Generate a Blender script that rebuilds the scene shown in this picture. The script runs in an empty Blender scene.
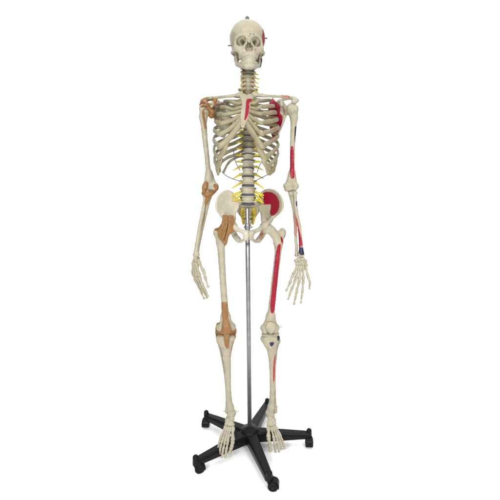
import bpy, math, random
import numpy as np
from mathutils import Vector
random.seed(7)
rng = np.random.default_rng(11)
SC = bpy.context.scene
COL = SC.collection
F32 = np.float32

# ------------------------------------------------------------------ camera geometry (real close-up lens, camera at waist-to-chest height)
CAM = np.array([0., -1.56, 1.155]); PITCH = math.radians(9.6); YAWC = math.radians(3.8); FPX = 384.0; PX0 = 272.9
_c, _s = math.cos(YAWC), math.sin(YAWC)
_F = np.array([_s * math.cos(PITCH), _c * math.cos(PITCH), -math.sin(PITCH)]); _U = np.array([_s * math.sin(PITCH), _c * math.sin(PITCH), math.cos(PITCH)]); _X = np.array([_c, -_s, 0])
def at(px, py, Y):
    """point of the place seen at (px, py) of the photograph that lies at depth Y"""
    d = _F + (px - PX0) / FPX * _X + (250. - py) / FPX * _U
    return CAM + d * ((Y - CAM[1]) / d[1])
def ats(*tr): return [at(*t) for t in tr]

# ------------------------------------------------------------------ small implicit-surface modeller
def _v(a): return np.asarray(a, dtype=float)
class Blob:
    def __init__(self, res=0.0017): self.res = res; self.ops = []
    def _op(self, mode, fn, lo, hi, k): self.ops.append((mode, fn, _v(lo), _v(hi), k)); return self
    def cone(self, a, b, r1, r2=None, k=0.004, cut=False, flat=None):
        a, b = _v(a), _v(b); r2 = r1 if r2 is None else r2
        ba = b - a; L2 = max(ba @ ba, 1e-12)
        n, s = (None, 1) if flat is None else (_v(flat[0]) / np.linalg.norm(flat[0]), flat[1])
        if n is not None:
            na = n @ ba
        def fn(X, Y, Z):
            x, y, z = X - a[0], Y - a[1], Z - a[2]
            t = np.clip((x * ba[0] + y * ba[1] + z * ba[2]) / L2, 0, 1)
            dx, dy, dz = x - ba[0] * t, y - ba[1] * t, z - ba[2] * t
            q = dx * dx + dy * dy + dz * dz
            r = r1 + (r2 - r1) * t
            if n is not None:
                w = dx * n[0] + dy * n[1] + dz * n[2]
                q = q + w * w * (1 / (s * s) - 1)
                return (np.sqrt(q) - r) * (0.5 + 0.5 * s)
            return np.sqrt(q) - r
        R = max(r1, r2)
        return self._op('sub' if cut else 'add', fn, np.minimum(a, b) - R, np.maximum(a, b) + R, k)
    def ball(self, c, r, k=0.004, cut=False, ax=None):
        """ellipsoid; ax = optional 3x3 of local axes (rows)"""
        c = _v(c); r = _v([r] * 3 if np.isscalar(r) else r)
        A = np.eye(3) if ax is None else _v(ax)
        A = A / np.linalg.norm(A, axis=1)[:, None]
        def fn(X, Y, Z):
            x, y, z = X - c[0], Y - c[1], Z - c[2]
            l = [(x * A[i, 0] + y * A[i, 1] + z * A[i, 2]) for i in range(3)]
            k0 = np.sqrt(sum((l[i] / r[i]) ** 2 for i in range(3)))
            k1 = np.sqrt(sum((l[i] / r[i] ** 2) ** 2 for i in range(3))) + 1e-9
            return k0 * (k0 - 1) / k1
        e = np.sqrt(((A * r[:, None]) ** 2).sum(0))
        return self._op('sub' if cut else 'add', fn, c - e, c + e, k)
    def tube(self, pts, rad, k=0.003, n=5, flat=None, cut=False):
        P, R = spline(pts, rad, n)
        for i in range(len(P) - 1):
            self.cone(P[i], P[i + 1], R[i], R[i + 1], k if i == 0 else 0.0015, cut, flat)
        return self
    def sheet(self, poly, depth, th, r=0.001, k=0.004, slope=1.0, ypad=0.03, cut=False):
        """a curved plate: outline poly of (x, z), middle surface y = depth(x, z), half thickness th(x, z)"""
        P = [(float(p[0]), float(p[1])) for p in poly]
        thf = th if callable(th) else (lambda x, z: th)
        def fn(X, Y, Z):
            d2 = poly_sdf(P, X, Z)
            w = np.abs(Y - depth(X, Z)) / slope - thf(X, Z)
            o = np.sqrt(np.maximum(d2, 0) ** 2 + np.maximum(w, 0) ** 2)
            return o + np.minimum(np.maximum(d2, w), 0) - r
        xs = [p[0] for p in P]; zs = [p[1] for p in P]
        ys = [float(depth(p[0], p[1])) for p in P]
        m = 0.004
        return self._op('sub' if cut else 'add', fn, (min(xs) - m, min(ys) - ypad, min(zs) - m), (max(xs) + m, max(ys) + ypad, max(zs) + m), k)
    def mesh(self):
        h = self.res
        adds = [o for o in self.ops if o[0] == 'add']
        lo = np.min([o[2] for o in adds], 0) - 4 * h; hi = np.max([o[3] for o in adds], 0) + 4 * h
        n = np.ceil((hi - lo) / h).astype(int) + 1
        ax = [(lo[i] + h * np.arange(n[i])).astype(F32) for i in range(3)]
        D = np.full(n, 0.02, F32)
        for mode, fn, a, b, k in self.ops:
            pad = k + 3.5 * h
            i0 = np.maximum(np.floor((a - pad - lo) / h).astype(int), 0); i1 = np.minimum(np.ceil((b + pad - lo) / h).astype(int) + 1, n)
            if np.any(i1 <= i0): continue
            sl = tuple(slice(i0[i], i1[i]) for i in range(3))
            d = fn(ax[0][sl[0]][:, None, None], ax[1][sl[1]][None, :, None], ax[2][sl[2]][None, None, :]).astype(F32)
            c = D[sl]
            if mode == 'add':
                t = np.maximum(k - np.abs(c - d), 0); D[sl] = np.minimum(c, d) - t * t / (4 * k)
            else:
                t = np.maximum(k - np.abs(c + d), 0); D[sl] = np.maximum(c, -d) + t * t / (4 * k)
        return nets(D, lo, h)

def poly_sdf(P, X, Z):
    d = None; s = None
    N = len(P)
    for i in range(N):
        (ax, az), (bx, bz) = P[i], P[i - 1]
        ex, ez = bx - ax, bz - az
        wx, wz = X - ax, Z - az
        t = np.clip((wx * ex + wz * ez) / max(ex * ex + ez * ez, 1e-12), 0, 1)
        q = (wx - ex * t) ** 2 + (wz - ez * t) ** 2
        d = q if d is None else np.minimum(d, q)
        c1 = (Z >= az); c2 = (Z < bz); c3 = (ex * wz > ez * wx)
        f = (c1 & c2 & c3) | (~c1 & ~c2 & ~c3)
        s = f if s is None else s ^ f
    return np.sqrt(d) * np.where(s, -1.0, 1.0)

def spline(pts, rad, n=5):
    P = np.array([_v(p) for p in pts]); m = len(P)
    R = np.interp(np.linspace(0, 1, m), np.linspace(0, 1, len(rad)), rad) if not np.isscalar(rad) else np.full(m, rad)
    if m == 2: 
        n = max(n, 3)
    Q = np.vstack([2 * P[0] - P[1], P, 2 * P[-1] - P[-2]]); S = np.concatenate([[R[0]], R, [R[-1]]])
    if m == 2 and not np.isscalar(rad) and len(rad) > 2:
        t = np.linspace(0, 1, len(rad)); return [P[0] + (P[1] - P[0]) * x for x in t], list(rad)
    oP, oR = [], []
    for i in range(1, m):
        for j in range(n):
            t = j / n
            w = (-.5 * t + t * t - .5 * t ** 3, 1 - 2.5 * t * t + 1.5 * t ** 3, .5 * t + 2 * t * t - 1.5 * t ** 3, -.5 * t * t + .5 * t ** 3)
            oP.append(sum(w[q] * Q[i - 1 + q] for q in range(4))); oR.append(S[i] + (S[i + 1] - S[i]) * (t * t * (3 - 2 * t)))
    oP.append(P[-1]); oR.append(R[-1])
    return oP, oR

def nets(D, lo, h):
    """naive surface nets"""
    ins = D < 0
    cnt = np.zeros(tuple(s - 1 for s in D.shape), np.uint8)
    for dx in (0, 1):
        for dy in (0, 1):
            for dz in (0, 1):
                cnt += ins[dx:dx + cnt.shape[0], dy:dy + cnt.shape[1], dz:dz + cnt.shape[2]]
    act = (cnt > 0) & (cnt < 8)
    ijk = np.argwhere(act)
    idx = np.full(act.shape, -1, np.int32); idx[act] = np.arange(len(ijk))
    corners = np.array([(a, b, c) for a in (0, 1) for b in (0, 1) for c in (0, 1)])
    val = np.stack([D[ijk[:, 0] + c[0], ijk[:, 1] + c[1], ijk[:, 2] + c[2]] for c in corners], 1)
    acc = np.zeros((len(ijk), 3)); num = np.zeros(len(ijk))
    for a in range(8):
        for b in range(a + 1, 8):
            df = corners[b] - corners[a]
            if np.abs(df).sum() != 1: continue
            va, vb = val[:, a], val[:, b]
            m = (va < 0) != (vb < 0)
            t = np.where(m, va / np.where(m, va - vb, 1), 0)
            acc += np.where(m[:, None], corners[a] + t[:, None] * df, 0); num += m
    V = lo + h * (ijk + acc / num[:, None])
    faces = []
    for ax in range(3):
        o1, o2 = [(1, 2), (2, 0), (0, 1)][ax]
        sh = list(D.shape)
        s0 = [slice(1, -1)] * 3; s0[ax] = slice(0, sh[ax] - 1)
        s1 = [slice(1, -1)] * 3; s1[ax] = slice(1, sh[ax])
        a, b = ins[tuple(s0)], ins[tuple(s1)]
        for flip, m in ((False, a & ~b), (True, ~a & b)):
            e = np.argwhere(m)
            if not len(e): continue
            off = np.array([1, 1, 1]); off[ax] = 0
            e = e + off
            def cell(d1, d2):
                c = e.copy(); c[:, o1] += d1; c[:, o2] += d2
                return idx[c[:, 0], c[:, 1], c[:, 2]]
            q = np.stack([cell(-1, -1), cell(0, -1), cell(0, 0), cell(-1, 0)], 1)
            faces.append(q[:, ::-1] if flip else q)
    return V, np.vstack(faces)

# ------------------------------------------------------------------ materials
def nodes_of(m):
    m.use_nodes = True; nt = m.node_tree; nt.nodes.clear(); return nt, nt.nodes, nt.links
def bone_material(name, c1, c2, c3, rough=0.42, bump=0.18, spec=0.3):
    m = bpy.data.materials.new(name); nt, N, L = nodes_of(m)
    out = N.new('ShaderNodeOutputMaterial'); bs = N.new('ShaderNodeBsdfPrincipled'); L.new(bs.outputs[0], out.inputs[0])
    geo = N.new('ShaderNodeNewGeometry')
    n1 = N.new('ShaderNodeTexNoise'); n1.inputs['Scale'].default_value = 38; n1.inputs['Detail'].default_value = 5; L.new(geo.outputs['Position'], n1.inputs['Vector'])
    n2 = N.new('ShaderNodeTexNoise'); n2.inputs['Scale'].default_value = 230; n2.inputs['Detail'].default_value = 4; L.new(geo.outputs['Position'], n2.inputs['Vector'])
    n3 = N.new('ShaderNodeTexNoise'); n3.inputs['Scale'].default_value = 700; n3.inputs['Detail'].default_value = 2; L.new(geo.outputs['Position'], n3.inputs['Vector'])
    r1 = N.new('ShaderNodeValToRGB'); r1.color_ramp.elements[0].position = .38; r1.color_ramp.elements[1].position = .66
    r1.color_ramp.elements[0].color = (*c1, 1); r1.color_ramp.elements[1].color = (*c2, 1); L.new(n1.outputs['Fac'], r1.inputs[0])
    r2 = N.new('ShaderNodeValToRGB'); r2.color_ramp.elements[0].position = .60; r2.color_ramp.elements[1].position = .78
    r2.color_ramp.elements[0].color = (0, 0, 0, 1); r2.color_ramp.elements[1].color = (.5, .5, .5, 1); L.new(n2.outputs['Fac'], r2.inputs[0])
    mx = N.new('ShaderNodeMixRGB'); L.new(r2.outputs[0], mx.inputs[0]); L.new(r1.outputs[0], mx.inputs[1]); mx.inputs[2].default_value = (*c3, 1)
    at_ = N.new('ShaderNodeAttribute'); at_.attribute_name = 'paint'
    mp = N.new('ShaderNodeMixRGB'); L.new(at_.outputs['Alpha'], mp.inputs[0]); L.new(mx.outputs[0], mp.inputs[1]); L.new(at_.outputs['Color'], mp.inputs[2])
    L.new(mp.outputs[0], bs.inputs['Base Color'])
    bs.inputs['Roughness'].default_value = rough; bs.inputs['Specular IOR Level'].default_value = spec
    ad = N.new('ShaderNodeMath'); ad.operation = 'ADD'; L.new(n2.outputs['Fac'], ad.inputs[0]); L.new(n3.outputs['Fac'], ad.inputs[1])
    bp = N.new('ShaderNodeBump'); bp.inputs['Strength'].default_value = bump; bp.inputs['Distance'].default_value = .0012
    L.new(ad.outputs[0], bp.inputs['Height']); L.new(bp.outputs[0], bs.inputs['Normal'])
    return m
def plain_material(name, c1, c2, scale=120, rough=.5, metal=0., spec=.4, bump=.15, dist=.001, stretch=None):
    m = bpy.data.materials.new(name); nt, N, L = nodes_of(m)
    out = N.new('ShaderNodeOutputMaterial'); bs = N.new('ShaderNodeBsdfPrincipled'); L.new(bs.outputs[0], out.inputs[0])
    geo = N.new('ShaderNodeNewGeometry')
    n1 = N.new('ShaderNodeTexNoise'); n1.inputs['Scale'].default_value = scale; n1.inputs['Detail'].default_value = 4
    mpn = N.new('ShaderNodeMapping'); mpn.inputs['Scale'].default_value = stretch or (1, 1, 1); L.new(geo.outputs['Position'], mpn.inputs['Vector']); L.new(mpn.outputs[0], n1.inputs['Vector'])
    r1 = N.new('ShaderNodeValToRGB'); r1.color_ramp.elements[0].position = .35; r1.color_ramp.elements[1].position = .68
    r1.color_ramp.elements[0].color = (*c1, 1); r1.color_ramp.elements[1].color = (*c2, 1); L.new(n1.outputs['Fac'], r1.inputs[0])
    L.new(r1.outputs[0], bs.inputs['Base Color'])
    bs.inputs['Roughness'].default_value = rough; bs.inputs['Metallic'].default_value = metal; bs.inputs['Specular IOR Level'].default_value = spec
    if bump:
        bp = N.new('ShaderNodeBump'); bp.inputs['Strength'].default_value = bump; bp.inputs['Distance'].default_value = dist
        L.new(n1.outputs['Fac'], bp.inputs['Height']); L.new(bp.outputs[0], bs.inputs['Normal'])
    return m
M_BONE = bone_material('ivory_bone', (.300, .272, .196), (.340, .312, .232), (.20, .16, .095))
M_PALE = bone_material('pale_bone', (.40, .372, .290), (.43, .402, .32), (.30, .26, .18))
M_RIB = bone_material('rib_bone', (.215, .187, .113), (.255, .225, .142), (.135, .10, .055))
M_TOOTH = bone_material('tooth_enamel', (.34, .315, .235), (.39, .365, .285), (.25, .20, .12), rough=.3)
M_LIG = plain_material('ligament_rubber', (.165, .076, .018), (.25, .122, .036), 260, .5, bump=.5, stretch=(1, 1, .16))
M_NERVE = plain_material('nerve_yellow', (.38, .30, .012), (.54, .43, .025), 160, .45)
M_SACN = plain_material('sacral_nerve_yellow', (.30, .22, .02), (.50, .38, .03), 160, .5)
M_DISC = plain_material('disc_rubber', (.045, .045, .066), (.075, .075, .10), 200, .5)
M_WIRE = plain_material('grey_nerve_wire', (.10, .10, .115), (.15, .15, .17), 200, .45)
M_STEEL = plain_material('brushed_steel', (.25, .25, .255), (.31, .31, .315), 60, .48, metal=1., bump=.02)
M_DARKSTEEL = plain_material('dull_steel', (.10, .10, .10), (.17, .17, .165), 200, .45, metal=.7, bump=.05)
M_BLACK = plain_material('black_moulded_plastic', (.003, .0034, .004), (.0065, .0072, .008), 300, .36, spec=.13, bump=.12, dist=.0005)
M_TYRE = plain_material('black_rubber_wheel', (.003, .003, .0036), (.007, .007, .008), 200, .5, spec=.12)
M_VEIN = plain_material('red_vessel', (.20, .035, .015), (.30, .07, .025), 200, .45)
RED = (.225, .0012, .018); NAVY = (.012, .016, .045); PINK = (.27, .165, .11)

# ------------------------------------------------------------------ object helpers
WORLD = {}                                  # world origin of every object built
def empty(name, loc, label, cat):
    o = bpy.data.objects.new(name, None); COL.objects.link(o); o.location = loc; o.empty_display_size = .1
    o['label'] = label; o['category'] = cat; WORLD[o.name] = _v(loc); return o
def link(name, V, Fc, mat, parent, paint=None, label=None, smooth=True, mats=None):
    V = np.array(V, float)
    if mat in (M_BONE, M_RIB, M_PALE, M_LIG) and len(V) > 60:
        for wl, am in ((.038, .0006), (.017, .00022)):
            k = 2 * math.pi / wl
            x, y, z = V[:, 0] * k, V[:, 1] * k, V[:, 2] * k
            V = V + am * np.stack([np.sin(y * .83 + 1.7 * np.sin(z * .61)) * np.cos(z * .71 + x * .4), np.sin(z * .79 + 1.3 * np.sin(x * .67 + 2.)), np.cos(x * .91 + 1.1 * np.sin(y * .73)) * np.sin(z * .57 + 1.)], 1)
    c = (V.min(0) + V.max(0)) / 2
    me = bpy.data.meshes.new(name)
    if isinstance(Fc, np.ndarray):
        me.vertices.add(len(V)); me.vertices.foreach_set('co', (V - c).astype(F32).ravel())
        nf, w = Fc.shape
        me.loops.add(nf * w); me.loops.foreach_set('vertex_index', Fc.astype(np.int32).ravel())
        me.polygons.add(nf); me.polygons.foreach_set('loop_start', (np.arange(nf) * w).astype(np.int32)); me.polygons.foreach_set('loop_total', np.full(nf, w, np.int32))
        me.update(calc_edges=True)
    else:
        me.from_pydata([tuple(p) for p in (V - c)], [], [tuple(f) for f in Fc]); me.update()
    if smooth: me.polygons.foreach_set('use_smooth', np.ones(len(me.polygons), bool))
    me.materials.append(mat)
    a = me.attributes.new('paint', 'FLOAT_COLOR', 'POINT')
    colr = np.zeros((len(V), 4), F32)
    for fn, rgb in (paint or []):
        d = np.broadcast_to(fn(V[:, 0], V[:, 1], V[:, 2]), (len(V),))
        d = d + .00035 * np.sin(V[:, 0] * 610 + V[:, 2] * 130) * np.sin(V[:, 2] * 520 - V[:, 1] * 300) if len(V) > 400 else d
        al = np.clip(.5 - d / .0016, 0, 1)
        sel = al > 0.02
        mixed = colr[:, 3:] * (1 - al[:, None])
        colr[sel, :3] = np.array(rgb)
        colr[:, 3] = np.maximum(colr[:, 3], al)
    a.data.foreach_set('color', colr.ravel())
    o = bpy.data.objects.new(name, me); COL.objects.link(o)
    if parent is not None:
        o.parent = parent; o.location = c - WORLD[parent.name]
    else: o.location = c
    WORLD[o.name] = c
    if label: o['label'] = label
    return o
def put(name, blob, mat, parent, paint=None, label=None, fit=None):
    V, Fc = blob.mesh()
    if fit is not None: V = fit[0] + (V - fit[0]) * fit[1]
    return link(name, V, Fc, mat, parent, paint, label)
def sweep(pts, rad, n=5, sides=10, up=None, tall=1.0, wob=0.0):
    """tube along a spline; up(t) -> direction of the tall axis, tall = tall:thin ratio"""
    P, R = spline(pts, rad, n); P = np.array(P); m = len(P)
    T = np.gradient(P, axis=0); T /= np.linalg.norm(T, axis=1)[:, None]
    V, Fc = [], []
    for i in range(m):
        u = _v((0, 0, 1) if up is None else up(i / (m - 1), P[i]))
        if abs(u @ T[i]) > .97 * np.linalg.norm(u): u = _v((1, 0, .2))
        u = u - (u @ T[i]) * T[i]; u /= np.linalg.norm(u); w = np.cross(T[i], u)
        r = R[i] * (1 + wob * rng.normal())
        for j in range(sides):
            a = 2 * math.pi * j / sides
            V.append(P[i] + r * (math.cos(a) * u * tall + math.sin(a) * w))
    for i in range(m - 1):
        for j in range(sides):
            k = (j + 1) % sides
            Fc.append((i * sides + j, i * sides + k, (i + 1) * sides + k, (i + 1) * sides + j))
    c0 = len(V); V += [P[0] - T[0] * R[0] * .6, P[-1] + T[-1] * R[-1] * .6]
    for j in range(sides):
        k = (j + 1) % sides
        Fc.append((c0, k, j)); Fc.append((c0 + 1, (m - 1) * sides + j, (m - 1) * sides + k))
    return V, Fc
def merge(*parts):
    V, Fc = [], []
    for v, f in parts:
        b = len(V); V += [tuple(p) for p in v]; Fc += [tuple(i + b for i in q) for q in f]
    return V, Fc
# paint areas
def px_poly(pts, Y, ymax=9., x=None):
    """outline given as seen from the front, on the bone's front at depth Y"""
    P = [(p[0], p[2]) for p in (at(a, b, Y) for a, b in pts)]
    for _ in range(2): P = [tuple(f * P[i][k] + (1 - f) * P[(i + 1) % len(P)][k] for k in (0, 1)) for i in range(len(P)) for f in (.78, .22)]
    return lambda X, Yv, Z: np.where(Yv < ymax, poly_sdf(P, X, Z), 1.)
def dot(px, py, Y, r, ymax=9.):
    c = at(px, py, Y); return lambda X, Yv, Z: np.where(Yv < ymax, np.sqrt((X - c[0]) ** 2 + (Z - c[2]) ** 2) - r, 1.)

# ================================================================== SKELETON
skel = empty('anatomical_skeleton', (0, 0, .05), 'ivory plastic human skeleton with red muscle patches and brown ligaments, hung on a steel pole', 'skeleton model')

# ---------------------------------------------------------------- skull
def skull():
    O = at(247.7, 43.2, 0.008); FIT = (O, _v((.93, .95, .872)))
    inv = lambda f: (lambda X, Y, Z: f(*[O[i] + (c - O[i]) / FIT[1][i] for i, c in enumerate((X, Y, Z))]))
    tl = math.radians(.5); cy, sy = math.cos(tl), math.sin(tl); YAW = math.radians(3)
    def q(x, y, z):
        y2, z2 = y * cy - z * sy, y * sy + z * cy
        return O + np.array([x * math.cos(YAW) - y2 * math.sin(YAW), x * math.sin(YAW) + y2 * math.cos(YAW), z2])
    b = Blob(.0015)
    b.ball(q(0, .018, .022), (.0725, .088, .068))
    b.ball(q(0, -.030, .018), (.0605, .052, .056), k=.024)
    b.ball(q(0, .03, -.02), (.058, .062, .042), k=.02)           # base
    for s in (-1, 1):
        b.tube([q(s * .006, -.0795, -.001), q(s * .028, -.0775, .0045), q(s * .050, -.062, -.008), q(s * .0545, -.056, -.022)], [.0065, .007, .007, .0065], k=.012, n=3)  # brow
        b.ball(q(s * .044, -.059, -.044), (.0145, .013, .0125), k=.012)      # cheekbone
        b.cone(q(s * .0535, -.057, -.022), q(s * .049, -.060, -.042), .0065, .009, k=.008)
        b.tube([q(s * .054, -.054, -.046), q(s * .0625, -.030, -.046), q(s * .0655, -.005, -.043), q(s * .063, .015, -.039)], [.0068, .0045, .0045, .006], k=.005, n=3)  # arch
        b.cone(q(s * .016, -.080, -.046), q(s * .040, -.064, -.046), .008, .011, k=.008)
        b.cone(q(s * .017, -.077, -.060), q(s * .040, -.060, -.052), .010, .008, k=.010)
        b.cone(q(s * .009, -.082, -.010), q(s * .0155, -.083, -.046), .0052, .0062, k=.005)   # nasal side
        b.ball(q(s * .046, .034, -.056), (.011, .015, .018), k=.012)          # mastoid
        b.ball(q(s * .029, -.058, -.064), (.014, .016, .016), k=.014)
    b.cone(q(0, -.083, -.004), q(0, -.0915, -.027), .0055, .0052, k=.006)    # nasal bones
    b.tube([q(-.027, -.052, -.072), q(-.020, -.075, -.074), q(0, -.085, -.074), q(.020, -.075, -.074), q(.027, -.052, -.072)], [.0115, .0115, .0115, .0115, .0115], k=.018, n=3)
    b.ball(q(0, -.050, -.058), (.028, .030, .022), k=.01)
    for s in (-1, 1):
        b.ball(q(s * .0325, -.083, -.021), (.0212, .024, .0155), k=.006, cut=True, ax=[(math.cos(.16), 0, -s * math.sin(.16)), (0, 1, 0), (s * math.sin(.16), 0, math.cos(.16))])
        b.cone(q(s * .030, -.07, -.021), q(s * .017, -.040, -.020), .0120, .006, k=.006, cut=True)
        b.ball(q(s * .064, -.052, -.008), (.0070, .03, .022), k=.012, cut=True)       # temple hollow
        b.ball(q(s * .0455, -.056, -.072), (.0065, .018, .013), k=.008, cut=True)
    b.ball(q(0.0065, -.090, -.046), (.0078, .022, .0125), k=.003, cut=True, ax=[(1, 0, .22), (0, 1, 0), (-.22, 0, 1)])
    b.ball(q(-.0065, -.090, -.046), (.0078, .022, .0125), k=.003, cut=True, ax=[(1, 0, -.22), (0, 1, 0), (.22, 0, 1)])
    b.cone(q(0, -.073, -.030), q(0, -.076, -.058), .0014, .0016, k=.001)      # septum
    R_temple = lambda X, Y, Z: np.maximum(poly_sdf([(p[1], p[2]) for p in (q(0, -.050, .036), q(0, -.020, .056), q(0, .03, .05), q(0, .05, .0), q(0, .02, -.040), q(0, -.030, -.042), q(0, -.052, -.030))], Y, Z), np.maximum(O[0] + .056 - X, O[2] - .036 - Z))
    marks = [(dot(250.4, 31.2, -.1, .0022), (.03, .02, .03)), (dot(253.8, 31.4, -.1, .0020), (.03, .02, .03)), (dot(249, 33.6, -.1, .0024), (.35, .06, .06)),
             (dot(253.0, 43.8, -.1, .0018), RED), (dot(255.8, 46.5, -.1, .0019), RED), (dot(254.2, 47.6, -.1, .0019), (.2, .05, .06)), (dot(252.4, 47.2, -.1, .0014), RED),
             (dot(248.6, 52.5, -.1, .0014), RED), (dot(243, 47, -.1, .0012), (.2, .12, .08)), (dot(241.5, 49.5, -.1, .0011), (.2, .12, .08)), (dot(257.5, 50.5, -.1, .0012), (.3, .08, .06))]
    marks = [((lambda f: (lambda X, Y, Z: np.where(Y < O[1] - .05, f(X, Y, Z), 1.)))(f), c) for f, c in marks]
    # sutures, incised lines
    for s in (-1, 1):
        b.tube([q(s * x, y, z) for x, y, z in ((.002, -.045, .0805), (.03, -.036, .073), (.052, -.024, .055), (.064, -.012, .03))], [.0011] * 4, k=.001, n=3, cut=True)
    sk = put('skull', b, M_BONE, skel, [(inv(R_temple), RED)] + marks, fit=FIT)
    # teeth, upper row on the skull and lower row on the jaw
    def teeth(z0, z1, front, half):
        t = Blob(.0011)
        for i in range(-6, 7):
            if i == 0: continue
            a = (abs(i) - .5) / 6.0 * math.pi * .46
            s = 1 if i > 0 else -1
            p = (s * half * math.sin(a), front + (1 - math.cos(a)) * .040)
            w = .0031 if abs(i) < 4 else .0042
            t.cone(q(p[0], p[1] + .0012, z0), q(p[0] * .98, p[1] + .0018, z1), w * .92, w, k=.0012)
        return t
    put('upper_teeth', teeth(-.080, -.0885, -.0918, .0268), M_TOOTH, sk, fit=FIT)
    j = Blob(.0015)
    j.tube([q(-.046, -.006, -.087), q(-.035, -.038, -.103), q(-.017, -.070, -.114), q(0, -.080, -.117), q(.017, -.070, -.114), q(.035, -.038, -.103), q(.046, -.006, -.087)],
           [.0080, .0090, .0105, .0115, .0105, .0090, .0080], k=.006, n=4)
    j.tube([q(-.030, -.046, -.099), q(-.021, -.071, -.101), q(0, -.0825, -.101), q(.021, -.071, -.101), q(.030, -.046, -.099)], [.0085] * 5, k=.014, n=4)
    j.ball(q(0, -.086, -.120), (.014, .008, .009), k=.012)
    for s in (-1, 1):
        j.ball(q(s * .014, -.081, -.122), (.008, .008, .007), k=.010)
        j.tube([q(s * .046, -.012, -.088), q(s * .0505, -.004, -.070), q(s * .054, .006, -.048)], [.0125, .0130, .0080], k=.006, n=3, flat=((1, 0, 0), .5 if s < 0 else .62))
        j.cone(q(s * .045, -.022, -.085), q(s * .049, -.026, -.054), .010, .0042, k=.006, flat=((1, 0, 0), .5))
        j.ball(q(s * .054, .008, -.045), (.010, .0055, .006), k=.005)
    masseter = lambda X, Y, Z: np.maximum(np.maximum(np.maximum(O[0] + .034 - X, Z - q(0, 0, -.062)[2]), q(0, 0, -.112)[2] - Z), np.abs(Y - q(.05, -.008, -.08)[1]) - .0185)
    jm = put('jaw', j, M_BONE, sk, [(inv(masseter), NAVY), (lambda X, Y, Z: dot(244, 66, -.1, .0011)(X, Y, Z) + np.where(Y > O[1] - .05, 1., 0.), (.12, .08, .08)), (lambda X, Y, Z: dot(253.5, 66.3, -.1, .0011)(X, Y, Z) + np.where(Y > O[1] - .05, 1., 0.), (.25, .05, .05))], fit=FIT)
    put('lower_teeth', teeth(-.0885, -.098, -.0895, .0250), M_TOOTH, sk, fit=FIT)
    # steel screw eye on the crown, side hooks
    top = O + (q(0, .012, .088) - O) * FIT[1]
    e = Blob(.0009); e.cone(top - (0, 0, .004), top + (0, 0, .012), .0028); e.cone(top + (0, 0, .001), top + (0, 0, .003), .0055)
    for i in range(10):
        a0, a1 = i / 10 * 2 * math.pi, (i + 1) / 10 * 2 * math.pi
        e.cone(top + (.0050 * math.cos(a0), 0, .0135 + .0060 * math.sin(a0)), top + (.0050 * math.cos(a1), 0, .0135 + .0060 * math.sin(a1)), .0029, k=.001)
    put('screw_eye', e, M_DARKSTEEL, sk)
    for s, y, z in ((-1, .0, -.012), (1, -.004, .022)):
        p = O + (q(s * .0725, y, z) - O) * FIT[1]; e = Blob(.0009)
        e.cone(p - (s * .006, 0, 0), p + (s * .003, 0, 0), .0022); e.tube([p + (s * .002, 0, 0), p + (s * .005, -.003, -.002), p + (s * .003, -.006, -.004)], [.0017] * 3, k=.001)
        put('spring_hook', e, M_DARKSTEEL, sk)
skull()

# ---------------------------------------------------------------- spine
LV = ['C1', 'C2', 'C3', 'C4', 'C5', 'C6', 'C7'] + ['T%d' % i for i in range(1, 13)] + ['L%d' % i for i in range(1, 6)]
VPY = [64, 68, 72, 75.8, 79.8, 84, 88.5, 93.3, 98.5, 104, 109.6, 115.3, 121.1, 127, 133, 139, 145.2, 151.6, 158, 164.7, 172.6, 181, 190, 199]
VY = dict(zip((0, 3, 6, 7, 10, 13, 16, 18, 19, 21, 23), (.022, .014, .038, .048, .074, .084, .074, .056, .046, .026, .030)))
VYS = np.interp(range(24), list(VY), list(VY.values()))
VPX = np.interp(range(24), (0, 6, 12, 18, 23), (248.2, 248.0, 248.4, 248.3, 248.0))
VC = [at(VPX[i], VPY[i], VYS[i]) for i in range(24)]
def vert_frame(i):
    a = VC[max(i - 1, 0)]; b = VC[min(i + 1, 23)]
    u = a - b; u /= np.linalg.norm(u); f = np.cross(u, (1, 0, 0)); f /= np.linalg.norm(f)
    return u, f * (1 if f[1] > 0 else -1)             # up, backward
disc_parent = {}
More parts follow.
